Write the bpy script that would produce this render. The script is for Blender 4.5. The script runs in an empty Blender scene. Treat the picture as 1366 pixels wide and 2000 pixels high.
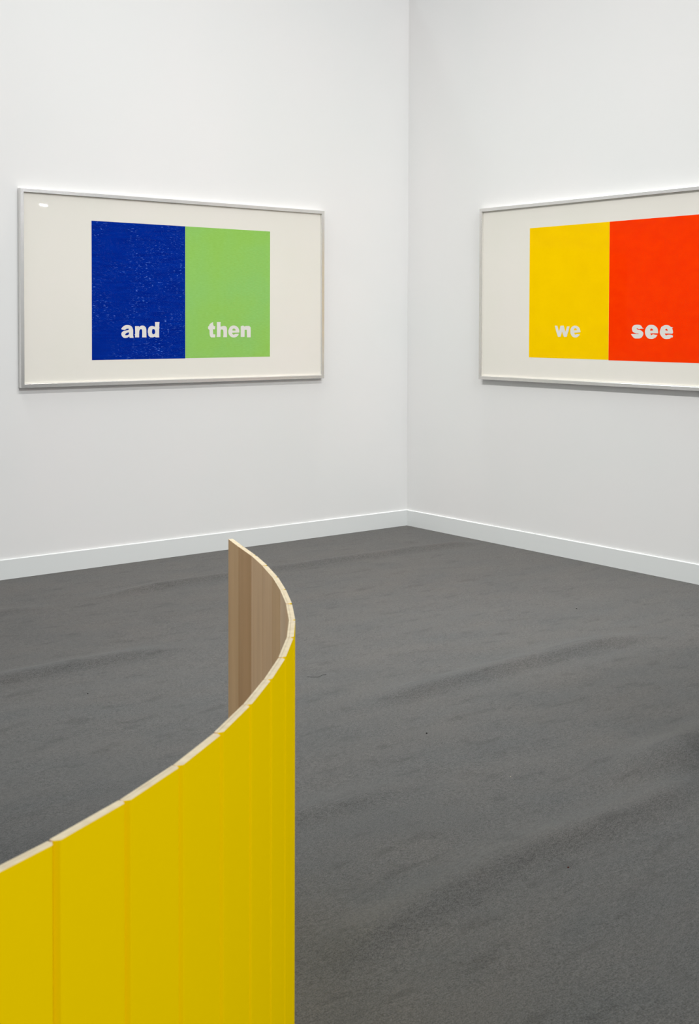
import bpy, bmesh, math, random
from mathutils import Vector, Matrix, noise

C = bpy.context.scene.collection
scn = bpy.context.scene

# ------------------------------------------------------------------ camera
CAM = Vector((-6.2557, -7.1661, 1.6))
YAW, PITCH, ROLL = 0.6692, -0.0276, 0.0030      # yaw measured clockwise from +y
FPX, CY = 2339.78, 697.25
F = Vector((math.sin(YAW)*math.cos(PITCH), math.cos(YAW)*math.cos(PITCH), math.sin(PITCH)))
R0 = Vector((math.cos(YAW), -math.sin(YAW), 0)); U0 = R0.cross(F)
R1 = R0*math.cos(ROLL) + U0*math.sin(ROLL); U1 = -R0*math.sin(ROLL) + U0*math.cos(ROLL)
cd = bpy.data.cameras.new('camera'); cam = bpy.data.objects.new('camera', cd); C.objects.link(cam)
m = Matrix.Identity(4)
for i in range(3):
    m[i][0] = R1[i]; m[i][1] = U1[i]; m[i][2] = -F[i]; m[i][3] = CAM[i]
cam.matrix_world = m
cd.sensor_fit = 'HORIZONTAL'; cd.sensor_width = 24.0
cd.lens = FPX/1366*24.0
cd.shift_y = -(1000-CY)/1366
cd.clip_start = 0.05; cd.clip_end = 100
cd.dof.use_dof = True; cd.dof.focus_distance = 8.0; cd.dof.aperture_fstop = 13.0
scn.camera = cam

# ------------------------------------------------------------------ world, lights, exposure
w = bpy.data.worlds.new('World'); scn.world = w; w.use_nodes = True
nt = w.node_tree; nt.nodes.clear()
out = nt.nodes.new('ShaderNodeOutputWorld'); bg = nt.nodes.new('ShaderNodeBackground')
tc = nt.nodes.new('ShaderNodeTexCoord'); sep = nt.nodes.new('ShaderNodeSeparateXYZ')
rp = nt.nodes.new('ShaderNodeValToRGB')
rp.color_ramp.elements[0].position = 0.0; rp.color_ramp.elements[0].color = (1.0, 0.985, 0.975, 1)
rp.color_ramp.elements[1].position = 0.8; rp.color_ramp.elements[1].color = (0.27, 0.34, 0.37, 1)
nt.links.new(tc.outputs['Generated'], sep.inputs[0]); nt.links.new(sep.outputs['Z'], rp.inputs[0])
nt.links.new(rp.outputs[0], bg.inputs[0]); bg.inputs[1].default_value = 0.76
nt.links.new(bg.outputs[0], out.inputs[0])

def area(name, loc, target, sx, sy, power, col=(1, 1, 1), spread=180):
    d = bpy.data.lights.new(name, 'AREA'); d.shape = 'RECTANGLE'; d.size = sx; d.size_y = sy
    d.energy = power; d.color = col; d.spread = math.radians(spread)
    o = bpy.data.objects.new(name, d); C.objects.link(o); o.location = loc
    o.rotation_euler = (Vector(target)-Vector(loc)).to_track_quat('-Z', 'Y').to_euler()
    return o
# daylit fabric roof high above the booth
area('roof_light', (0.6, 3.2, 11.0), (-2.6, -3.5, 0), 5, 1.5, 940, (0.88, 0.98, 1.0))
area('roof_light', (-0.5, -0.45, 13.0), (-1.6, -1.4, 0), 1.0, 0.8, 150, (1.0, 0.94, 0.915), 70)
# added fill from behind the viewer, lifts the yellow screen and walls
area('front_fill', (-3.0, -12.5, 7.5), (-3.4, -2.5, 0.8), 7, 0.8, 540, (0.97, 0.995, 1.0))
# rows of wall washers on tracks parallel to the two walls
area('track_light', (-2.2, -5.4, 6.8), (-2.3, 0.0, -0.4), 4.8, 0.08, 46, (1.0, 0.98, 0.955), 72)
area('track_light', (-5.4, -2.1, 6.8), (0.0, -2.4, -0.4), 4.8, 0.08, 71, (1.0, 0.98, 0.955), 72)
# a small far floodlight that glints in the glass
area('flood_light', (-0.647, -5.483, 2.907), (-3.0765, -0.027, 2.34), 0.080, 0.026, 0.6, (0.90, 0.93, 1.0), 120)
scn.view_settings.view_transform = 'Standard'; scn.view_settings.look = 'None'
scn.view_settings.exposure = 0.06; scn.view_settings.gamma = 1.0
scn.view_settings.use_curve_mapping = False

# ------------------------------------------------------------------ helpers
def mat(name, col, rough=0.6, spec=0.3, metal=0.0):
    mt = bpy.data.materials.new(name); mt.use_nodes = True
    b = mt.node_tree.nodes['Principled BSDF']
    b.inputs['Base Color'].default_value = (*col, 1); b.inputs['Roughness'].default_value = rough
    b.inputs['Specular IOR Level'].default_value = spec; b.inputs['Metallic'].default_value = metal
    return mt, mt.node_tree, b
def noise_node(nt, scale, detail=4, stretch=(1, 1, 1), coord='Object'):
    t = nt.nodes.new('ShaderNodeTexCoord'); mp = nt.nodes.new('ShaderNodeMapping')
    mp.inputs['Scale'].default_value = stretch
    n = nt.nodes.new('ShaderNodeTexNoise'); n.inputs['Scale'].default_value = scale
    n.inputs['Detail'].default_value = detail
    nt.links.new(t.outputs[coord], mp.inputs[0]); nt.links.new(mp.outputs[0], n.inputs['Vector'])
    return n
def ramp(nt, src, stops):
    r = nt.nodes.new('ShaderNodeValToRGB'); e = r.color_ramp.elements
    e[0].position, e[0].color = stops[0][0], (*stops[0][1], 1)
    e[1].position, e[1].color = stops[1][0], (*stops[1][1], 1)
    for p, c in stops[2:]:
        x = e.new(p); x.color = (*c, 1)
    nt.links.new(src, r.inputs[0]); return r
def mixc(nt, fac, a, b, mode='MIX'):
    x = nt.nodes.new('ShaderNodeMix'); x.data_type = 'RGBA'; x.blend_type = mode
    for s, v in ((x.inputs[0], fac), (x.inputs[6], a), (x.inputs[7], b)):
        if hasattr(v, 'links'): nt.links.new(v, s)
        else: s.default_value = v if not isinstance(v, tuple) else (*v, 1)
    return x.outputs[2]
def bump(nt, b, src, strength, dist):
    n = nt.nodes.new('ShaderNodeBump'); n.inputs['Strength'].default_value = strength
    n.inputs['Distance'].default_value = dist
    nt.links.new(src, n.inputs['Height']); nt.links.new(n.outputs[0], b.inputs['Normal'])

# materials --------------------------------------------------------
M_wall, nt, b = mat('wall_paint', (0.70, 0.70, 0.69), 0.75, 0.2)
n = noise_node(nt, 260, 3); bump(nt, b, n.outputs[0], 0.12, 0.002)
n2 = noise_node(nt, 0.9, 2)
nt.links.new(ramp(nt, n2.outputs[0], [(0.3, (0.700, 0.706, 0.698)), (0.7, (0.724, 0.715, 0.709))]).outputs[0], b.inputs['Base Color'])
M_base, nt, b = mat('baseboard_paint', (0.67, 0.69, 0.685), 0.5, 0.3)
n = noise_node(nt, 30, 3); bump(nt, b, n.outputs[0], 0.05, 0.002)

M_carpet, nt, b = mat('grey_carpet', (0.13, 0.125, 0.12), 0.95, 0.1)
nf = noise_node(nt, 300, 2, (1, 1, 1)); nm = noise_node(nt, 110, 5, (0.6, 1.6, 1)); nl = noise_node(nt, 3.2, 5, (0.8, 1.3, 1))
nv = noise_node(nt, 9, 6, (0.6, 1.6, 1))
c0 = ramp(nt, nf.outputs[0], [(0.34, (0.040, 0.040, 0.040)), (0.66, (0.225, 0.223, 0.218))]).outputs[0]
c1 = ramp(nt, nm.outputs[0], [(0.32, (0.090, 0.089, 0.087)), (0.68, (0.175, 0.173, 0.168))]).outputs[0]
cc = mixc(nt, 0.55, c0, c1)
cl = ramp(nt, nl.outputs[0], [(0.28, (0.93, 0.95, 0.965)), (0.72, (1.07, 1.04, 1.02))]).outputs[0]
cc = mixc(nt, 1.0, cc, cl, 'MULTIPLY')
cs = ramp(nt, nv.outputs[0], [(0.32, (0.72, 0.72, 0.72)), (0.43, (1.0, 1.0, 1.0))]).outputs[0]
cc = mixc(nt, 0.6, cc, cs, 'MULTIPLY')
cc = mixc(nt, 1.0, cc, (0.52, 0.515, 0.508), 'MULTIPLY')
nt.links.new(cc, b.inputs['Base Color'])
bump(nt, b, nf.outputs[0], 0.35, 0.003)
b.inputs['Sheen Weight'].default_value = 0.08

def brushed(name, v, rough):
    mt, nt, b = mat(name, v, rough, 0.5, 1.0)
    n = noise_node(nt, 60, 3, (1, 1, 12)); bump(nt, b, n.outputs[0], 0.05, 0.001)
    return mt
M_alu = brushed('brushed_aluminium', (0.74, 0.73, 0.715), 0.26)
M_sheet, nt, b = mat('print_paper', (0.80, 0.785, 0.715), 0.85, 0.1)
n = noise_node(nt, 1.8, 3)
nt.links.new(ramp(nt, n.outputs[0], [(0.3, (0.705, 0.69, 0.625)), (0.7, (0.725, 0.695, 0.645))]).outputs[0], b.inputs['Base Color'])
M_fillet, _, _ = mat('fillet_white', (0.66, 0.64, 0.59), 0.6, 0.2)
M_letter, _, _ = mat('bare_paper', (0.67, 0.655, 0.615), 0.85, 0.1)
# anti-reflection picture glass: nearly all light passes, a trace reflects
M_glass = bpy.data.materials.new('picture_glass'); M_glass.use_nodes = True
nt = M_glass.node_tree; nt.nodes.clear()
o_ = nt.nodes.new('ShaderNodeOutputMaterial'); mx = nt.nodes.new('ShaderNodeMixShader')
tr = nt.nodes.new('ShaderNodeBsdfTransparent'); gs = nt.nodes.new('ShaderNodeBsdfGlossy')
gs.inputs['Roughness'].default_value = 0.02; mx.inputs[0].default_value = 0.003
nt.links.new(tr.outputs[0], mx.inputs[1]); nt.links.new(gs.outputs[0], mx.inputs[2]); nt.links.new(mx.outputs[0], o_.inputs[0])

M_blue, nt, b = mat('blue_ink', (0.0, 0.02, 0.27), 0.7, 0.0)
n1 = noise_node(nt, 150, 3, (0.28, 0.28, 1.5)); n2 = noise_node(nt, 5, 3)
fl_ = ramp(nt, n1.outputs[0], [(0.617, (0, 0, 0)), (0.675, (1, 1, 1))]).outputs[0]
fl2 = ramp(nt, n2.outputs[0], [(0.42, (0.05,)*3), (0.62, (1, 1, 1))]).outputs[0]
fm = mixc(nt, 1.0, fl_, fl2, 'MULTIPLY')
n3 = noise_node(nt, 30, 4, (0.25, 0.25, 3)); base = ramp(nt, n3.outputs[0], [(0.3, (0.0, 0.012, 0.205)), (0.7, (0.0, 0.021, 0.265))]).outputs[0]
nt.links.new(mixc(nt, fm, base, (0.12, 0.25, 0.75)), b.inputs['Base Color'])
M_green, nt, b = mat('green_ink', (0.28, 0.60, 0.12), 0.7, 0.0)
n1 = noise_node(nt, 90, 5, (0.4, 0.4, 2.5)); n2 = noise_node(nt, 2.5, 3)
g1 = ramp(nt, n1.outputs[0], [(0.3, (0.238, 0.480, 0.098)), (0.7, (0.266, 0.530, 0.128))]).outputs[0]
g2 = ramp(nt, n2.outputs[0], [(0.35, (0.97, 1.0, 1.15)), (0.65, (1.03, 1.0, 0.85))]).outputs[0]
nt.links.new(mixc(nt, 1.0, g1, g2, 'MULTIPLY'), b.inputs['Base Color'])
M_yink, nt, b = mat('yellow_ink', (0.98, 0.62, 0.0), 0.7, 0.0)
n1 = noise_node(nt, 8, 4)
nt.links.new(ramp(nt, n1.outputs[0], [(0.3, (0.86, 0.54, 0.0)), (0.7, (0.89, 0.565, 0.0))]).outputs[0], b.inputs['Base Color'])
M_red, nt, b = mat('red_ink', (1.0, 0.04, 0.0), 0.7, 0.0)
n1 = noise_node(nt, 14, 5, (1, 1, 2))
nt.links.new(ramp(nt, n1.outputs[0], [(0.3, (0.87, 0.030, 0.0)), (0.7, (0.91, 0.040, 0.0))]).outputs[0], b.inputs['Base Color'])

M_yellow, nt, b = mat('yellow_lacquer', (0.93, 0.63, 0.0), 0.6, 0.0)
n = noise_node(nt, 12, 3); bump(nt, b, n.outputs[0], 0.05, 0.002)
M_edge, nt, b = mat('raw_board_edge', (0.80, 0.70, 0.53), 0.7, 0.2)
n = noise_node(nt, 60, 3)
nt.links.new(ramp(nt, n.outputs[0], [(0.3, (0.60, 0.475, 0.310)), (0.7, (0.69, 0.565, 0.385))]).outputs[0], b.inputs['Base Color'])
M_woods = []
for tone in ((0.80, 0.72, 0.61), (0.95, 0.92, 0.84), (1.05, 1.05, 1.06), (1.06, 1.13, 1.28)):      # boards differ in tone
 M_wood, nt, b = mat('brown_veneer', (0.36, 0.25, 0.155), 0.55, 0.25)
 n = noise_node(nt, 9, 5, (3, 3, 0.14)); n2 = noise_node(nt, 4, 3, (2, 2, 0.5))
 g = ramp(nt, n.outputs[0], [(0.3, (0.88, 0.575, 0.31)), (0.7, (0.95, 0.645, 0.365))]).outputs[0]
 g2 = ramp(nt, n2.outputs[0], [(0.3, (0.92, 0.90, 0.88)), (0.7, (1.03, 1.03, 1.03))]).outputs[0]
 nt.links.new(mixc(nt, 1.0, mixc(nt, 1.0, g, g2, 'MULTIPLY'), tone, 'MULTIPLY'), b.inputs['Base Color'])
 M_woods.append(M_wood)
M_dark, _, _ = mat('dark_stain', (0.02, 0.02, 0.022), 0.5, 0.3)
M_lint, _, _ = mat('black_lint', (0.006, 0.006, 0.006), 0.9, 0.1)
M_rust, _, _ = mat('reddish_crumb', (0.06, 0.015, 0.012), 0.9, 0.1)

def link(name, me, mats, parent=None):
    o = bpy.data.objects.new(name, me); C.objects.link(o)
    for q in (mats if isinstance(mats, list) else [mats]): me.materials.append(q)
    if parent: o.parent = parent
    return o
def from_bm(name, bm, mats, parent=None):
    me = bpy.data.meshes.new(name); bmesh.ops.recalc_face_normals(bm, faces=bm.faces); bm.to_mesh(me); bm.free()
    return link(name, me, mats, parent)
def box_bm(lo, hi, bevel=0.0, bm=None):
    bm = bm or bmesh.new()
    r = bmesh.ops.create_cube(bm, size=1)
    for v in r['verts']:
        v.co = Vector([lo[i] + (v.co[i]+0.5)*(hi[i]-lo[i]) for i in range(3)])
    if bevel:
        es = {e for v in r['verts'] for e in v.link_edges}
        bmesh.ops.bevel(bm, geom=list(es), offset=bevel, segments=2, affect='EDGES', profile=0.5)
    return bm
def structure(name, bm, mt):
    o = from_bm(name, bm, mt); o['kind'] = 'structure'; return o
def thing(name, label, cat, loc, group=None):
    o = bpy.data.objects.new(name, None); C.objects.link(o); o.location = loc; o.empty_display_size = 0.1
    o['label'] = label; o['category'] = cat
    if group: o['group'] = group
    return o

# ------------------------------------------------------------------ the setting
WH = 4.25
structure('wall_left', box_bm((-11, 0, 0), (0.12, 0.12, WH)), M_wall)
structure('wall_right', box_bm((0, -11, 0), (0.12, 0, WH)), M_wall)

def baseboard(name, axis):
    # profile (offset from wall, height): thin board with an eased top edge
    prof = [(0, 0), (0.012, 0), (0.012, 0.1215), (0.0105, 0.1240), (0.0085, 0.1249), (0, 0.1249)]
    bm = bmesh.new(); rings = []
    for end in (0, 1):
        ring = []
        for d, z in prof:
            s = d if end == 0 else 11.0        # mitred into the corner
            ring.append(bm.verts.new((-s, -d, z) if axis == 'x' else (-d, -s, z)))
        rings.append(ring)
    n = len(prof)
    for i in range(n):
        bm.faces.new((rings[0][i], rings[0][(i+1) % n], rings[1][(i+1) % n], rings[1][i]))
    bm.faces.new(rings[0]); bm.faces.new(rings[1])
    structure(name, bm, M_base)
baseboard('baseboard_left', 'x'); baseboard('baseboard_right', 'y')

# carpet with long shallow folds parallel to the left wall
def interp(pts, x):
    if x <= pts[0][0]: return pts[0][1]
    for (a, ya), (b_, yb) in zip(pts, pts[1:]):
        if x <= b_: return ya + (yb-ya)*(x-a)/(b_-a)
    return pts[-1][1]
# centre line, height, half widths (far, near), fade in / out distances
FOLDS = [
 ([(-3.2, -0.80), (-2.5, -0.772), (-1.74, -0.797), (-0.69, -0.818), (-0.05, -0.884)], 0.030, 0.07, 0.045, 0.5, 0.25),
 ([(-4.6, -2.04), (-4.18, -2.03), (-3.8, -2.02), (-3.38, -2.037), (-3.1, -2.06)], 0.032, 0.10, 0.055, 0.4, 0.5),
 ([(-3.15, -3.31), (-2.7, -3.281), (-2.2, -3.266), (-1.65, -3.262), (-1.1, -3.35)], 0.034, 0.10, 0.055, 0.35, 0.5),
 ([(-4.5, -4.84), (-4.12, -4.743), (-3.79, -4.697), (-3.49, -4.687), (-3.2, -4.70), (-2.6, -4.66)], 0.034, 0.10, 0.060, 0.25, 0.35),
 ([(-4.3, -4.02), (-3.98, -4.027), (-3.75, -4.053), (-3.39, -4.071)], 0.018, 0.10, 0.06, 0.2, 0.4),
 ([(-4.6, -0.75), (-3.68, -0.795), (-3.37, -0.85)], 0.014, 0.08, 0.05, 0.4, 0.3),
 ([(-3.05, -4.50), (-2.5, -4.45), (-1.9, -4.43)], 0.058, 0.13, 0.13, 0.5, 0.25),
]
def sm(t): t = max(0.0, min(1.0, t)); return t*t*(3-2*t)
def floor_h(x, y):
    h = 0.0
    for pts, A, wf, wn, fi, fo in FOLDS:
        f = sm((x-pts[0][0])/fi)*sm((pts[-1][0]-x)/fo)
        if f <= 0: continue
        v = y-interp(pts, x)-0.02*noise.noise((x*1.6, y*0.4, 3))
        h += A*f*math.exp(-(v/(wf if v > 0 else wn))**2)
    d = min(-x, -y)
    h += 0.006*sm(d/0.6)*noise.noise((x*1.1+7, y*2.2, 0)) + 0.0022*sm(d/0.6)*noise.noise((x*4+1, y*7, 5))
    return h-0.004*sm(d/0.4)
xs = [-13, -11, -9, -7.5, -6.5] + [-6+0.05*i for i in range(121)]
ys = [-13, -11, -9, -7.5] + [-6.4+0.0125*i for i in range(513)]
bm = bmesh.new(); grid = []
for y in ys:
    grid.append([bm.verts.new((x, y, floor_h(x, y) if (x < -1e-6 and y < -1e-6) else 0)) for x in xs])
for j in range(len(ys)-1):
    for i in range(len(xs)-1):
        bm.faces.new((grid[j][i], grid[j][i+1], grid[j+1][i+1], grid[j+1][i])).smooth = True
floor = structure('floor', bm, M_carpet)

# ------------------------------------------------------------------ framed prints
# letter outlines in millimetres on the wall: (distance from the corner, height)
LETTERS = [
 ('and', 'a', [[(2531.3,1562.9),(2528.8,1566.0),(2526.3,1569.2),(2523.7,1572.2),(2521.1,1574.8),(2518.5,1577.3),(2515.5,1579.6),(2512.1,1581.7),(2508.3,1583.6),(2504.5,1585.2),(2500.5,1586.4),(2496.3,1587.4),(2492.1,1588.1),(2487.6,1588.4),(2482.9,1588.5),(2478.3,1588.1),(2473.5,1587.2),(2468.7,1585.9),(2464.4,1584.4),(2460.8,1582.9),(2457.6,1581.2),(2454.7,1579.0),(2452.3,1576.3),(2450.3,1573.1),(2448.5,1569.7),(2446.9,1566.2),(2445.4,1562.5),(2444.4,1558.5),(2443.8,1554.7),(2443.5,1550.7),(2443.4,1544.8),(2443.4,1536.0),(2443.6,1525.5),(2443.8,1514.9),(2440.3,1509.9),(2441.0,1503.1),(2468.8,1503.2),(2472.2,1512.5),(2476.2,1510.1),(2480.1,1507.7),(2484.0,1505.8),(2487.6,1504.4),(2491.2,1503.5),(2495.0,1502.9),(2499.6,1502.5),(2504.4,1502.3),(2508.8,1502.8),(2512.4,1504.0),(2515.5,1505.7),(2518.4,1507.8),(2521.2,1510.0),(2523.8,1512.5),(2525.9,1515.2),(2527.7,1518.4),(2529.1,1521.8),(2530.0,1525.1),(2530.3,1528.2),(2530.0,1531.1),(2529.3,1533.8),(2528.4,1536.4),(2527.0,1538.9),(2525.2,1541.2),(2522.9,1543.3),(2520.1,1545.1),(2516.9,1546.8),(2512.9,1548.2),(2508.5,1549.5),(2504.5,1550.5),(2501.7,1551.1),(2499.3,1551.4),(2497.0,1551.7),(2495.5,1552.2),(2494.1,1552.8),(2492.1,1553.3),(2489.2,1553.8),(2485.7,1554.3),(2482.5,1555.0),(2479.8,1556.1),(2477.3,1557.3),(2474.9,1558.5),(2475.5,1563.7),(2480.9,1563.9),(2486.3,1564.0),(2490.7,1563.7),(2493.5,1562.9),(2495.2,1561.7),(2496.9,1560.4),(2499.0,1559.1),(2501.1,1557.7),(2503.2,1556.3),(2506.8,1556.4),(2510.4,1556.4),(2514.2,1556.7),(2518.2,1557.2),(2522.3,1557.9),(2526.5,1558.6)],[(2474.2,1539.3),(2478.0,1539.0),(2481.7,1538.7),(2485.3,1538.0),(2488.7,1536.9),(2492.0,1535.4),(2494.9,1533.7),(2497.7,1531.8),(2500.2,1529.7),(2501.9,1527.5),(2502.1,1525.3),(2501.4,1523.0),(2500.8,1520.7),(2496.4,1520.6),(2492.1,1520.4),(2488.1,1520.7),(2484.4,1521.6),(2481.1,1522.9),(2478.4,1524.4),(2476.6,1525.8),(2475.4,1527.2),(2474.2,1528.7)]]),
 ('and', 'n', [[(2429.0,1580.9),(2399.0,1581.0),(2396.9,1573.5),(2395.1,1576.1),(2393.2,1578.8),(2390.6,1581.0),(2386.7,1582.7),(2382.1,1584.0),(2377.6,1584.7),(2373.2,1584.8),(2368.9,1584.4),(2364.9,1583.5),(2361.3,1582.3),(2358.0,1580.6),(2355.1,1578.5),(2352.4,1576.0),(2350.0,1573.1),(2348.0,1569.7),(2346.7,1566.3),(2345.9,1562.4),(2345.2,1557.2),(2344.8,1549.8),(2344.7,1541.0),(2344.6,1532.1),(2344.4,1523.4),(2344.3,1514.6),(2344.2,1505.7),(2376.3,1505.9),(2376.0,1514.9),(2375.7,1524.0),(2375.6,1532.2),(2375.6,1539.4),(2375.8,1545.8),(2376.2,1551.0),(2376.8,1554.5),(2377.7,1556.7),(2379.0,1558.5),(2381.0,1560.0),(2383.5,1561.0),(2386.0,1561.2),(2388.5,1560.5),(2390.9,1559.1),(2393.0,1557.2),(2394.7,1555.4),(2396.1,1553.1),(2397.3,1549.7),(2398.1,1545.0),(2398.7,1539.1),(2399.1,1532.2),(2399.3,1524.1),(2399.2,1515.1),(2399.2,1506.0),(2429.2,1506.1),(2428.5,1519.8),(2434.0,1525.1),(2427.7,1528.6)]]),
 ('and', 'd', [[(2278.5,1608.9),(2244.9,1609.0),(2247.1,1588.7),(2247.1,1572.3),(2243.6,1569.1),(2247.4,1566.0),(2247.9,1531.8),(2247.5,1505.3),(2274.4,1505.4),(2278.7,1509.2),(2281.0,1509.1),(2283.3,1509.0),(2285.8,1508.6),(2288.6,1507.8),(2291.5,1506.6),(2294.4,1505.5),(2314.2,1505.6),(2317.2,1507.7),(2320.1,1509.8),(2322.7,1511.9),(2325.2,1513.8),(2327.4,1515.7),(2329.1,1518.2),(2329.9,1521.7),(2330.1,1525.7),(2330.5,1529.5),(2331.6,1532.8),(2332.9,1535.9),(2333.7,1539.6),(2333.9,1544.3),(2333.6,1549.6),(2332.8,1554.7),(2331.7,1559.6),(2330.2,1564.3),(2328.3,1568.5),(2325.9,1572.0),(2323.0,1574.9),(2319.8,1577.3),(2316.3,1579.2),(2312.5,1580.7),(2308.4,1581.7),(2304.0,1582.2),(2299.2,1582.3),(2294.2,1581.7),(2289.1,1580.4),(2283.8,1578.6),(2278.6,1576.7)],[(2297.8,1560.9),(2284.3,1560.9),(2282.5,1558.0),(2280.7,1555.1),(2279.3,1552.1),(2278.5,1548.8),(2278.0,1545.3),(2277.9,1542.0),(2277.9,1538.9),(2278.3,1535.9),(2279.4,1533.2),(2281.5,1530.7),(2284.4,1528.4),(2287.2,1526.9),(2289.6,1526.2),(2292.0,1526.1),(2294.3,1526.9),(2296.9,1528.7),(2299.5,1531.4),(2301.4,1534.5),(2302.2,1538.1),(2302.3,1542.1),(2302.1,1545.8),(2301.8,1549.0),(2301.3,1552.0),(2300.7,1554.6),(2299.8,1556.9),(2298.8,1558.9)]]),
 ('then', 't', [[(1820.8,1611.0),(1821.0,1605.9),(1821.1,1600.8),(1820.8,1596.0),(1819.9,1591.5),(1818.5,1587.4),(1817.0,1584.3),(1815.5,1582.8),(1814.0,1582.3),(1812.4,1581.9),(1803.2,1581.9),(1806.3,1559.4),(1823.1,1559.4),(1822.6,1554.3),(1822.0,1549.1),(1821.6,1543.8),(1821.3,1538.2),(1821.1,1532.5),(1820.8,1526.8),(1818.7,1525.8),(1816.5,1524.8),(1813.9,1524.2),(1810.7,1524.0),(1806.9,1524.0),(1803.2,1524.1),(1804.8,1503.2),(1838.4,1503.4),(1840.8,1505.8),(1843.2,1508.2),(1845.2,1511.2),(1846.8,1514.9),(1848.1,1519.2),(1849.0,1524.3),(1849.7,1530.5),(1850.0,1537.5),(1850.2,1543.8),(1850.4,1548.6),(1850.5,1552.8),(1850.5,1556.9),(1852.9,1557.6),(1855.2,1558.4),(1857.4,1559.5),(1859.3,1561.0),(1861.0,1562.8),(1862.7,1564.7),(1861.9,1580.3),(1853.6,1582.9),(1853.0,1586.0),(1852.4,1589.2),(1851.3,1592.0),(1849.5,1594.4),(1847.3,1596.5),(1844.4,1598.6),(1840.8,1600.8),(1836.5,1603.0),(1832.3,1605.1),(1828.4,1607.1),(1824.6,1609.1)]]),
 ('then', 'h', [[(1790.2,1610.7),(1758.7,1610.8),(1761.0,1596.1),(1760.2,1577.1),(1756.1,1578.5),(1752.0,1579.9),(1747.9,1581.1),(1743.8,1582.0),(1739.7,1582.7),(1735.5,1583.1),(1730.7,1583.2),(1725.8,1583.0),(1721.6,1582.4),(1718.4,1581.3),(1716.0,1579.8),(1713.8,1577.8),(1711.7,1575.4),(1709.8,1572.5),(1708.4,1568.6),(1707.5,1563.4),(1707.0,1557.2),(1706.8,1550.2),(1707.0,1541.7),(1707.4,1532.4),(1707.6,1523.8),(1707.4,1516.8),(1707.1,1510.4),(1706.8,1504.1),(1738.6,1504.2),(1737.7,1510.8),(1736.8,1517.4),(1736.3,1523.9),(1736.2,1530.8),(1736.6,1537.6),(1737.0,1543.6),(1737.7,1548.2),(1738.5,1551.8),(1739.4,1555.5),(1742.2,1556.7),(1745.1,1558.0),(1747.9,1558.8),(1750.6,1558.9),(1753.3,1558.5),(1755.6,1557.4),(1757.3,1555.9),(1758.5,1553.8),(1759.4,1550.2),(1760.0,1544.8),(1760.3,1538.0),(1760.5,1530.6),(1760.7,1522.6),(1760.8,1514.1),(1761.0,1505.6),(1792.5,1505.8),(1790.2,1524.1),(1790.2,1556.8)]]),
 ('then', 'e', [[(1651.9,1586.5),(1646.6,1586.3),(1641.7,1585.6),(1637.0,1584.5),(1632.6,1583.1),(1628.4,1581.4),(1624.4,1579.2),(1620.5,1576.6),(1616.8,1573.5),(1613.4,1570.0),(1610.3,1565.8),(1607.6,1561.2),(1605.5,1556.7),(1604.4,1552.5),(1604.1,1548.4),(1603.9,1544.7),(1604.0,1541.6),(1604.4,1538.9),(1604.7,1536.1),(1665.2,1534.9),(1663.8,1531.9),(1662.4,1529.0),(1660.5,1526.3),(1657.6,1524.0),(1654.3,1522.0),(1651.1,1521.0),(1648.3,1521.7),(1645.7,1523.4),(1643.3,1525.0),(1641.0,1525.9),(1639.0,1526.8),(1637.0,1527.6),(1608.7,1528.2),(1609.5,1525.3),(1610.3,1522.5),(1611.8,1519.6),(1614.3,1516.4),(1617.5,1513.2),(1621.3,1510.3),(1625.6,1507.7),(1630.5,1505.5),(1635.4,1503.7),(1640.0,1502.6),(1644.6,1502.0),(1649.5,1501.8),(1655.2,1502.0),(1661.2,1502.7),(1666.7,1503.9),(1671.3,1505.6),(1675.4,1507.9),(1679.2,1510.5),(1683.2,1513.6),(1687.0,1517.2),(1690.1,1521.1),(1692.6,1525.7),(1694.4,1530.7),(1695.6,1535.7),(1696.2,1540.5),(1696.2,1545.4),(1695.6,1550.2),(1694.3,1554.7),(1692.3,1559.1),(1690.2,1563.3),(1687.9,1567.5),(1685.4,1571.6),(1682.4,1575.2),(1678.8,1578.3),(1674.6,1581.0),(1669.9,1583.1),(1664.2,1584.8),(1657.9,1585.9)],[(1662.1,1550.8),(1661.8,1554.3),(1661.6,1557.8),(1660.5,1560.7),(1657.9,1562.7),(1654.5,1564.0),(1651.1,1564.7),(1647.9,1564.6),(1644.6,1563.8),(1641.7,1562.7),(1639.1,1561.0),(1636.8,1558.9),(1635.4,1556.7),(1635.4,1554.5),(1636.2,1552.3),(1637.0,1550.1)]]),
 ('then', 'n', [[(1592.1,1581.9),(1589.3,1582.3),(1586.5,1582.7),(1583.4,1583.2),(1580.0,1584.4),(1576.2,1585.7),(1572.3,1585.9),(1568.2,1584.4),(1563.9,1581.8),(1559.7,1579.3),(1556.6,1580.8),(1553.5,1582.2),(1548.5,1583.3),(1540.3,1583.6),(1530.1,1583.5),(1519.9,1583.3),(1517.0,1581.3),(1514.2,1579.2),(1511.9,1576.7),(1510.1,1575.3),(1508.7,1573.6),(1507.9,1566.0),(1507.5,1548.7),(1507.7,1525.6),(1507.8,1502.5),(1538.9,1502.6),(1540.5,1530.0),(1541.4,1556.0),(1558.8,1556.7),(1559.6,1505.4),(1592.1,1504.9)]]),
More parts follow.
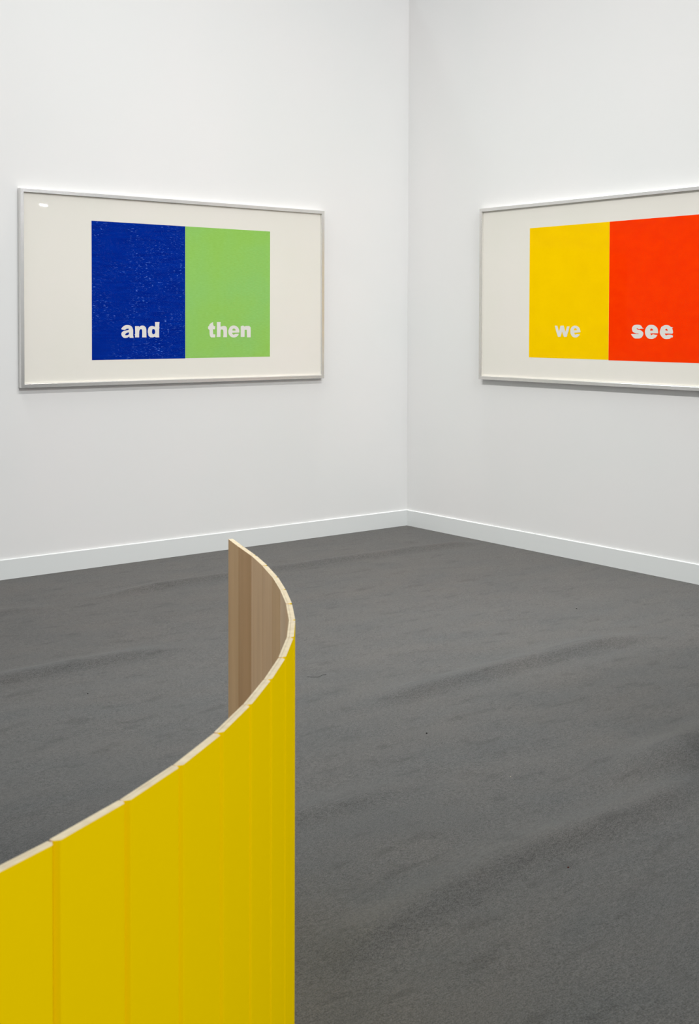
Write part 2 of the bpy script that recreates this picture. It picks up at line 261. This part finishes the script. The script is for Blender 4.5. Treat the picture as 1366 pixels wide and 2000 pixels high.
 ('we', 'w', [[(1568.3,1592.2),(1592.8,1591.5),(1594.9,1585.1),(1596.9,1578.8),(1599.2,1572.2),(1601.8,1565.2),(1604.7,1557.9),(1607.5,1550.6),(1610.3,1557.9),(1613.0,1565.2),(1615.5,1572.3),(1617.3,1578.9),(1618.8,1585.2),(1620.3,1591.6),(1649.7,1592.4),(1651.7,1587.2),(1653.6,1582.0),(1656.0,1575.5),(1658.8,1567.1),(1662.1,1557.5),(1665.3,1548.0),(1668.0,1555.3),(1670.7,1562.5),(1673.2,1569.5),(1675.2,1575.9),(1677.1,1581.9),(1679.0,1587.9),(1702.1,1587.2),(1698.8,1575.6),(1695.5,1564.1),(1692.4,1554.3),(1689.6,1547.6),(1686.9,1542.8),(1684.5,1537.4),(1682.5,1530.5),(1680.6,1523.2),(1678.7,1515.9),(1651.5,1515.6),(1648.4,1522.8),(1645.2,1530.1),(1642.2,1537.0),(1639.4,1543.4),(1636.6,1549.4),(1633.9,1555.4),(1632.4,1548.7),(1630.8,1542.1),(1629.1,1535.4),(1626.9,1528.7),(1624.5,1522.0),(1622.2,1515.3),(1598.7,1515.0),(1594.1,1525.4),(1589.4,1535.8),(1585.1,1545.8),(1581.2,1555.7),(1577.7,1565.1),(1574.6,1573.6),(1572.2,1580.5),(1570.2,1586.3)]]),
 ('we', 'e', [[(1751.8,1593.0),(1757.7,1592.5),(1763.9,1591.3),(1769.6,1589.7),(1774.7,1587.7),(1779.3,1585.2),(1783.5,1582.2),(1787.3,1578.6),(1790.7,1574.4),(1793.5,1570.1),(1795.3,1565.4),(1796.4,1560.6),(1797.5,1556.5),(1798.9,1553.7),(1800.2,1551.7),(1801.5,1549.7),(1776.0,1545.7),(1743.4,1544.7),(1744.5,1541.8),(1745.6,1538.9),(1747.4,1536.4),(1750.3,1534.0),(1753.8,1532.0),(1757.4,1531.1),(1761.0,1532.1),(1764.8,1534.2),(1768.2,1535.8),(1771.1,1536.3),(1773.6,1536.5),(1776.1,1536.6),(1792.9,1533.7),(1790.9,1530.7),(1789.0,1527.6),(1786.1,1524.6),(1781.6,1521.2),(1776.1,1517.9),(1770.4,1515.3),(1764.7,1513.7),(1758.8,1512.9),(1752.6,1512.8),(1745.9,1513.4),(1738.9,1514.6),(1732.7,1516.4),(1728.0,1518.9),(1724.2,1521.9),(1720.7,1525.5),(1717.2,1529.7),(1714.0,1534.4),(1711.6,1539.1),(1710.1,1543.6),(1709.5,1548.1),(1709.4,1552.9),(1709.7,1558.4),(1710.6,1564.2),(1712.2,1569.7),(1714.8,1574.7),(1718.2,1579.4),(1722.1,1583.5),(1726.3,1586.7),(1731.0,1589.2),(1735.9,1591.1),(1741.0,1592.4),(1746.3,1593.0)],[(1739.2,1563.0),(1740.7,1565.9),(1742.2,1568.9),(1744.1,1571.4),(1746.7,1573.2),(1749.8,1574.6),(1753.0,1575.2),(1756.4,1575.0),(1759.9,1574.0),(1762.9,1572.2),(1764.9,1569.5),(1766.4,1565.9),(1767.9,1562.4),(1762.6,1561.8),(1757.2,1561.3),(1752.1,1561.1),(1747.6,1561.5),(1743.4,1562.2)]]),
 ('see', 's', [[(2250.6,1598.3),(2256.2,1599.4),(2263.0,1600.3),(2269.9,1600.7),(2277.1,1600.7),(2284.3,1600.1),(2290.8,1599.0),(2296.1,1597.2),(2300.5,1594.9),(2304.2,1592.4),(2306.8,1589.6),(2308.5,1586.6),(2310.2,1584.0),(2312.0,1582.2),(2313.7,1580.7),(2315.4,1579.3),(2326.5,1576.3),(2298.5,1574.6),(2287.4,1571.0),(2277.7,1574.9),(2270.2,1577.9),(2265.1,1573.0),(2276.3,1568.9),(2282.5,1568.4),(2288.6,1567.8),(2294.1,1566.9),(2298.6,1565.4),(2302.4,1563.4),(2306.0,1561.2),(2309.9,1559.0),(2313.5,1556.7),(2316.5,1554.1),(2318.5,1551.1),(2319.7,1547.9),(2320.3,1544.5),(2320.3,1541.1),(2319.6,1537.5),(2318.2,1533.7),(2316.1,1529.7),(2313.2,1525.5),(2309.5,1521.6),(2304.8,1518.3),(2299.2,1515.3),(2293.3,1513.1),(2287.2,1512.0),(2280.7,1511.7),(2274.0,1511.6),(2266.7,1511.5),(2259.1,1511.6),(2252.3,1512.6),(2246.9,1515.1),(2242.2,1518.5),(2238.0,1522.1),(2233.9,1525.7),(2230.3,1529.5),(2227.3,1532.9),(2225.4,1535.7),(2224.0,1538.2),(2222.7,1540.7),(2264.7,1541.1),(2282.6,1540.0),(2283.3,1543.6),(2266.1,1544.1),(2261.1,1545.1),(2256.1,1546.2),(2251.2,1547.6),(2246.3,1549.6),(2241.5,1552.0),(2237.6,1554.7),(2234.8,1558.1),(2232.9,1561.8),(2231.5,1565.6),(2230.4,1569.2),(2229.8,1572.8),(2229.8,1576.5),(2230.7,1580.3),(2232.3,1584.0),(2234.2,1587.4),(2236.4,1590.0),(2238.9,1592.2),(2241.6,1594.0),(2244.1,1595.7),(2246.8,1597.1)]]),
 ('see', 'e', [[(2365.9,1598.6),(2371.1,1599.7),(2376.5,1600.3),(2381.9,1600.4),(2387.2,1600.2),(2392.5,1599.6),(2397.5,1598.7),(2402.1,1597.4),(2406.4,1595.9),(2410.6,1594.0),(2414.7,1591.5),(2418.6,1588.7),(2422.3,1585.7),(2425.6,1582.5),(2428.6,1579.0),(2431.1,1575.1),(2432.8,1570.2),(2434.0,1564.8),(2434.8,1559.7),(2435.2,1555.2),(2435.1,1550.9),(2435.0,1546.6),(2376.0,1545.6),(2376.6,1542.9),(2377.2,1540.2),(2378.3,1537.9),(2380.4,1535.9),(2383.0,1534.3),(2385.6,1533.8),(2388.1,1535.0),(2390.5,1537.3),(2392.8,1539.2),(2394.9,1539.9),(2396.8,1540.2),(2398.6,1540.4),(2411.7,1537.0),(2430.1,1536.5),(2426.5,1531.3),(2422.9,1526.1),(2418.7,1521.6),(2413.3,1518.1),(2407.2,1515.3),(2401.4,1513.1),(2396.5,1511.5),(2392.0,1510.4),(2386.9,1509.9),(2380.8,1510.1),(2374.2,1510.7),(2368.4,1511.5),(2364.0,1512.3),(2360.3,1513.3),(2356.7,1515.0),(2352.6,1517.5),(2348.5,1520.8),(2344.8,1524.4),(2341.6,1528.5),(2338.8,1533.1),(2336.6,1537.5),(2335.0,1541.5),(2334.1,1545.3),(2333.5,1549.4),(2333.2,1554.0),(2333.3,1558.9),(2334.0,1563.8),(2335.4,1568.6),(2337.2,1573.5),(2339.8,1578.2),(2343.1,1582.9),(2347.0,1587.5),(2351.3,1591.4),(2355.9,1594.4),(2360.8,1596.8)],[(2372.2,1562.8),(2373.4,1566.7),(2374.7,1570.6),(2376.4,1573.6),(2379.0,1575.3),(2382.0,1576.0),(2385.1,1576.0),(2388.4,1575.1),(2391.6,1573.4),(2393.9,1571.3),(2394.6,1568.8),(2394.3,1565.9),(2394.0,1563.0)]]),
 ('see', 'e', [[(2472.5,1593.0),(2476.7,1594.8),(2481.5,1596.8),(2486.7,1598.3),(2492.7,1599.1),(2499.1,1599.3),(2505.2,1598.9),(2510.7,1597.9),(2516.0,1596.3),(2520.9,1594.3),(2525.3,1591.8),(2529.5,1589.0),(2533.7,1586.1),(2550.6,1584.4),(2540.8,1581.5),(2542.3,1577.8),(2543.7,1574.1),(2545.2,1569.8),(2546.6,1564.4),(2548.1,1558.3),(2549.6,1552.2),(2544.1,1545.2),(2486.0,1545.9),(2487.3,1543.0),(2488.7,1540.1),(2490.3,1537.7),(2492.5,1535.8),(2495.0,1534.3),(2497.5,1533.6),(2499.9,1533.9),(2502.2,1535.0),(2504.6,1536.0),(2506.8,1536.7),(2509.1,1537.4),(2513.1,1537.9),(2520.4,1538.1),(2529.4,1538.1),(2537.1,1537.5),(2542.0,1536.1),(2545.6,1534.2),(2549.2,1532.3),(2546.5,1521.8),(2531.7,1519.9),(2530.8,1518.0),(2530.0,1516.1),(2527.5,1514.5),(2522.5,1513.2),(2515.8,1512.1),(2509.1,1511.4),(2502.9,1510.9),(2496.6,1510.7),(2490.7,1511.2),(2485.1,1512.3),(2479.9,1514.0),(2474.9,1516.3),(2470.2,1519.3),(2465.9,1523.0),(2461.9,1526.8),(2458.3,1530.5),(2455.0,1534.5),(2452.4,1538.5),(2450.5,1542.7),(2449.3,1546.9),(2448.7,1551.5),(2448.7,1556.5),(2449.5,1561.7),(2450.6,1566.9),(2452.4,1571.9),(2454.6,1576.8),(2456.9,1581.1),(2459.2,1584.5),(2461.5,1587.2),(2464.0,1589.4),(2466.5,1590.9),(2469.2,1591.8)],[(2487.8,1568.3),(2490.9,1571.3),(2494.0,1574.3),(2497.0,1576.0),(2500.0,1575.6),(2503.0,1574.0),(2505.6,1571.9),(2507.3,1569.6),(2508.6,1567.0),(2509.9,1564.3),(2508.7,1563.8),(2507.5,1563.2),(2505.7,1563.1),(2502.7,1563.6),(2499.1,1564.4),(2495.7,1565.4),(2492.9,1566.3),(2490.4,1567.3)]]),
]
T = 0.040      # frame depth off the wall
def P3(side, s, d, z):          # s along the wall from the corner, d off the wall
    return Vector((-s, -d, z)) if side == 'L' else Vector((-d, -s, z))
def wall_box(side, s0, s1, d0, d1, z0, z1, org, bevel=0):
    a = P3(side, s0, d0, z0)-org; b_ = P3(side, s1, d1, z1)-org
    lo = [min(a[i], b_[i]) for i in range(3)]; hi = [max(a[i], b_[i]) for i in range(3)]
    return box_bm(lo, hi, bevel)
def rail(side, corners, org, w, parent, which):
    # mitred rail between two outer corners; section w wide and T-0.003 deep with eased edges
    s0, s1, z0, z1 = corners
    e = 0.0012
    prof = [(0, 0.003), (0, T-e), (e, T), (w-e, T), (w, T-e), (w, 0.003)]   # (inset, depth)
    def pt(end, ins, d):
        if which == 'top': return P3(side, (s0+ins) if end == 0 else (s1-ins), d, z1-ins)
        if which == 'bottom': return P3(side, (s0+ins) if end == 0 else (s1-ins), d, z0+ins)
        if which == 'near': return P3(side, s0+ins, d, (z0+ins) if end == 0 else (z1-ins))
        return P3(side, s1-ins, d, (z0+ins) if end == 0 else (z1-ins))
    bm = bmesh.new(); rg = [[bm.verts.new(pt(en, i_, d_)-org) for i_, d_ in prof] for en in (0, 1)]
    n = len(prof)
    for i in range(n): bm.faces.new((rg[0][i], rg[0][(i+1) % n], rg[1][(i+1) % n], rg[1][i]))
    bm.faces.new(rg[0]); bm.faces.new(rg[1])
    return from_bm('frame_rail', bm, M_alu, parent)
def letter_mesh(rings, side, d, org):
    cu = bpy.data.curves.new('letter', 'CURVE'); cu.dimensions = '2D'; cu.fill_mode = 'FRONT'; cu.extrude = 0.0002
    for r in rings:
        sp = cu.splines.new('POLY'); sp.points.add(len(r)-1); sp.use_cyclic_u = True
        for p, (s, z) in zip(sp.points, r): p.co = (s/1000, z/1000, 0, 1)
    tmp = bpy.data.objects.new('letter_tmp', cu); C.objects.link(tmp)
    dg = bpy.context.evaluated_depsgraph_get(); dg.update()
    me = bpy.data.meshes.new_from_object(tmp.evaluated_get(dg))
    bpy.data.objects.remove(tmp); bpy.data.curves.remove(cu)
    for v in me.vertices: v.co = P3(side, v.co.x, d+v.co.z, v.co.y)-org
    me.materials.clear(); me.name = 'letter'
    bm = bmesh.new(); bm.from_mesh(me); bmesh.ops.recalc_face_normals(bm, faces=bm.faces); bm.to_mesh(me); bm.free()
    return me
def framed_print(side, s0, s1, z0, z1, blocks, words, label):
    org = P3(side, (s0+s1)/2, 0, z0)
    t = thing('framed_print', label, 'picture', org)
    w_ = 0.0235
    for k in ('top', 'bottom', 'near', 'far'): rail(side, (s0, s1, z0, z1), org, w_, t, k)
    from_bm('backing_board', wall_box(side, s0+w_-.004, s1-w_+.004, 0.010, 0.0205, z0+w_-.004, z1-w_+.004, org), M_fillet, t)
    sheet = from_bm('print_sheet', wall_box(side, s0+w_+.001, s1-w_-.001, 0.0206, 0.0250, z0+w_+.001, z1-w_-.001, org), M_sheet, t)
    sheet['label'] = 'cream paper sheet with wide blank margins'
    fw = 0.006                                                # white spacer between sheet and glass
    bm = bmesh.new()
    for a, b_, c_, d_ in ((s0+w_, s1-w_, z0+w_, z0+w_+fw), (s0+w_, s1-w_, z1-w_-fw*.4, z1-w_),
                          (s0+w_, s0+w_+fw*.5, z0+w_+fw, z1-w_-fw*.4), (s1-w_-fw*.5, s1-w_, z0+w_+fw, z1-w_-fw*.4)):
        p, q = P3(side, a, 0.0251, c_)-org, P3(side, b_, 0.0330, d_)-org
        box_bm([min(p[i], q[i]) for i in range(3)], [max(p[i], q[i]) for i in range(3)], 0, bm)
    sp = from_bm('spacer', bm, M_fillet, t)
    gl = from_bm('glass_pane', wall_box(side, s0+w_+.0005, s1-w_-.0005, 0.0335, 0.0355, z0+w_+.0005, z1-w_-.0005, org), M_glass, t)
    for a, b_, c_, d_, mt, lab in blocks:
        o = from_bm('color_block', wall_box(side, a, b_, 0.0250, 0.0253, c_, d_, org), mt, sheet)
        o['label'] = lab
    for wd, ch, rings in LETTERS:
        if wd in words:
            link('letter', letter_mesh(rings, side, 0.0256, org), M_letter, sheet)['label'] = 'bare paper letter %s of the word %s' % (ch, wd)
    return t
framed_print('L', 0.8594, 3.2319, 1.1939, 2.4396,
    [(2.0447, 2.7427, 1.3598, 2.2636, M_blue, 'flecked deep blue printed block'),
     (1.3409, 2.0440, 1.3620, 2.2636, M_green, 'grainy light green printed block')], ('and', 'then'),
    'framed print with blue and green blocks reading and then, on the left wall')
framed_print('R', 0.8412, 3.2140, 1.1958, 2.4471,
    [(1.3293, 2.0390, 1.3686, 2.2759, M_yink, 'flat yellow printed block'),
     (2.0396, 2.7430, 1.3655, 2.2759, M_red, 'flat orange red printed block')], ('we', 'see'),
    'framed print with yellow and red blocks reading we see, on the right wall')

# ------------------------------------------------------------------ curved slatted screen
SH, TH = 1.0, 0.0130
J = [(-4.4544, -4.3685), (-4.4965, -4.4870), (-4.5385, -4.6100), (-4.5880, -4.7340), (-4.6435, -4.8575), (-4.7070, -4.9800),
     (-4.7750, -5.0990), (-4.8510, -5.2165), (-4.9335, -5.3255), (-5.0250, -5.4285), (-5.1205, -5.5220), (-5.2225, -5.6135),
     (-5.3275, -5.6960), (-5.4400, -5.7715), (-5.5540, -5.8355), (-5.6740, -5.8910)]
J = [Vector(p) for p in J]
ang = math.atan2(J[-1].y-J[-2].y, J[-1].x-J[-2].x)
for k in range(5):
    ang -= math.radians(3.9); J.append(J[-1]+0.134*Vector((math.cos(ang), math.sin(ang))))
base = J[8]
scr = thing('curved_screen', 'curved freestanding screen of upright boards, yellow outside and brown wood inside', 'screen', (base.x, base.y, 0))
def nrm(a, b_):
    d = (b_-a).normalized(); return Vector((d.y, -d.x))        # points to the brown inner side
for i in range(len(J)-1):
    a, b_ = J[i], J[i+1]; n0 = nrm(a, b_)
    na = n0 if i == 0 else ((nrm(J[i-1], a)+n0)/2).normalized()
    nb = n0 if i == len(J)-2 else ((nrm(b_, J[i+2])+n0)/2).normalized()
    d = (b_-a).normalized(); g = 0.0001
    vg, vd = 0.0072, 0.0066                                     # outer V groove half width, depth
    e0 = 0.0006 if i == 0 else 0; e1 = 0.0006 if i == len(J)-2 else 0
    A_ = a + d*g; B_ = b_ - d*g
    s_ = 0.0006; si = 0.0012                                                 # open slit of the joint on either face
    plan = [(A_+na*(vd+.002), 1), (A_+na*(vd+.002)+d*s_, 1), (A_+na*vd+d*s_, 1), (A_+d*vg*0.85+na*0.0006, 0), (A_+d*vg*1.1, 1),
            (B_-d*vg*1.1, 1), (B_-d*vg*0.85+nb*0.0006, 1), (B_+nb*vd-d*s_, 1), (B_+nb*(vd+.002)-d*s_, 1), (B_+nb*(vd+.002), 1),
            (B_+nb*(TH-.0048), 2), (B_+nb*(TH-.0048)-d*si, 2), (B_+nb*(TH-.0008)-d*si, 2), (B_+nb*TH-d*.0018, 3),
            (A_+na*TH+d*.0018, 3), (A_+na*(TH-.0008)+d*si, 2), (A_+na*(TH-.0048)+d*si, 2), (A_+na*(TH-.0048), 2)]
    if i == 0:                                                  # the free end is square
        plan[0] = plan[1] = None; plan[2] = (A_+na*0.001, 1); plan[3] = (A_+d*0.0005+na*0.0003, 1)
        plan[15] = plan[16] = None; plan[17] = (A_+na*(TH-.001), 1)
    h = 0.003 + SH + (0.0004*((i*7) % 3-1))
    bm = bmesh.new()
    full = [0, 0, 0, 0, 0, 0, 0, 0, 0, 1, 2, 2, 2, 2, 2, 2, 2, 1]
    idx = [f_ for f_, p in zip(full, plan) if p]; plan = [p for p in plan if p]
    lo = [bm.verts.new((p.x-base.x, p.y-base.y, 0.003)) for p, _ in plan]
    hi = [bm.verts.new((p.x-base.x, p.y-base.y, h)) for p, _ in plan]
    n = len(plan)
    # yellow face and grooves, raw tongue sides, brown back
    for k in range(n):
        f = bm.faces.new((lo[k], lo[(k+1) % n], hi[(k+1) % n], hi[k])); f.material_index = idx[k]
    f = bm.faces.new(hi); f.material_index = 1
    f = bm.faces.new(lo); f.material_index = 1
    bmesh.ops.triangulate(bm, faces=[f for f in bm.faces if len(f.verts) > 4])
    from_bm('board', bm, [M_yellow, M_edge, M_woods[[1, 0, 2, 2, 1, 3, 2, 1][i % 8]]], scr)

# ------------------------------------------------------------------ plinth just right of the frame (unseen, added to cast the soft shadow)
bx, by = -1.81, -4.96
pl = thing('shadow_blocker', 'unseen added dark plinth outside the right edge, known only by its soft shadow', 'blocker', (bx, by, 0))
def ppart(name, lo, hi, bev): return from_bm(name, box_bm(lo, hi, bev), M_dark, pl)
ppart('toe_base', (-0.74, -0.30, -0.004), (0.74, 0.30, 0.06), 0.002)
ppart('body', (-0.76, -0.32, 0.06), (0.76, 0.32, 0.88), 0.004)
ppart('top_slab', (-0.78, -0.34, 0.88), (0.78, 0.34, 0.92), 0.006)

# ------------------------------------------------------------------ bits of lint on the carpet
random.seed(4)
def lint(x, y, r, mt, label):
    bm = bmesh.new(); bmesh.ops.create_icosphere(bm, subdivisions=1, radius=r)
    for v in bm.verts:
        v.co *= random.uniform(0.7, 1.2); v.co.z *= 0.6
    o = from_bm('lint', bm, mt); o.location = (x, y, floor_h(x, y)+r*0.4); o['label'] = label; o['category'] = 'lint'
lint(-3.954, -2.439, 0.0036, M_lint, 'tiny black speck on the carpet left of the curved screen')
lint(-3.137, -3.717, 0.0040, M_lint, 'tiny black speck on open carpet in the middle, right of the yellow screen')
lint(-1.079, -2.695, 0.0040, M_lint, 'tiny black speck on the carpet below the framed print on the right wall')
lint(-3.571, -4.823, 0.0034, M_rust, 'tiny reddish crumb on the near carpet, low on the right')
lint(-3.201, -4.231, 0.0016, M_edge, 'tiny pale crumb on the carpet nearer than the middle black speck')
bm = bmesh.new(); prev = None                       # a curled hair on the carpet
pts = []
for k in range(15):
    t_ = k/14; x = -3.05+0.085*t_; y = -2.81-0.02*math.sin(t_*5)-0.05*t_
    pts.append(Vector((x, y, floor_h(x, y)+0.0015)))
for p in pts:
    ring = [bm.verts.new(p+Vector((0, 0.0007*math.cos(a), 0.0007*math.sin(a)))) for a in (0, 2.09, 4.19)]
    if prev:
        for q in range(3): bm.faces.new((prev[q], prev[(q+1) % 3], ring[(q+1) % 3], ring[q]))
    prev = ring
o = from_bm('loose_thread', bm, M_lint); o['label'] = 'short dark curled thread on the carpet just right of the screen'; o['category'] = 'thread'
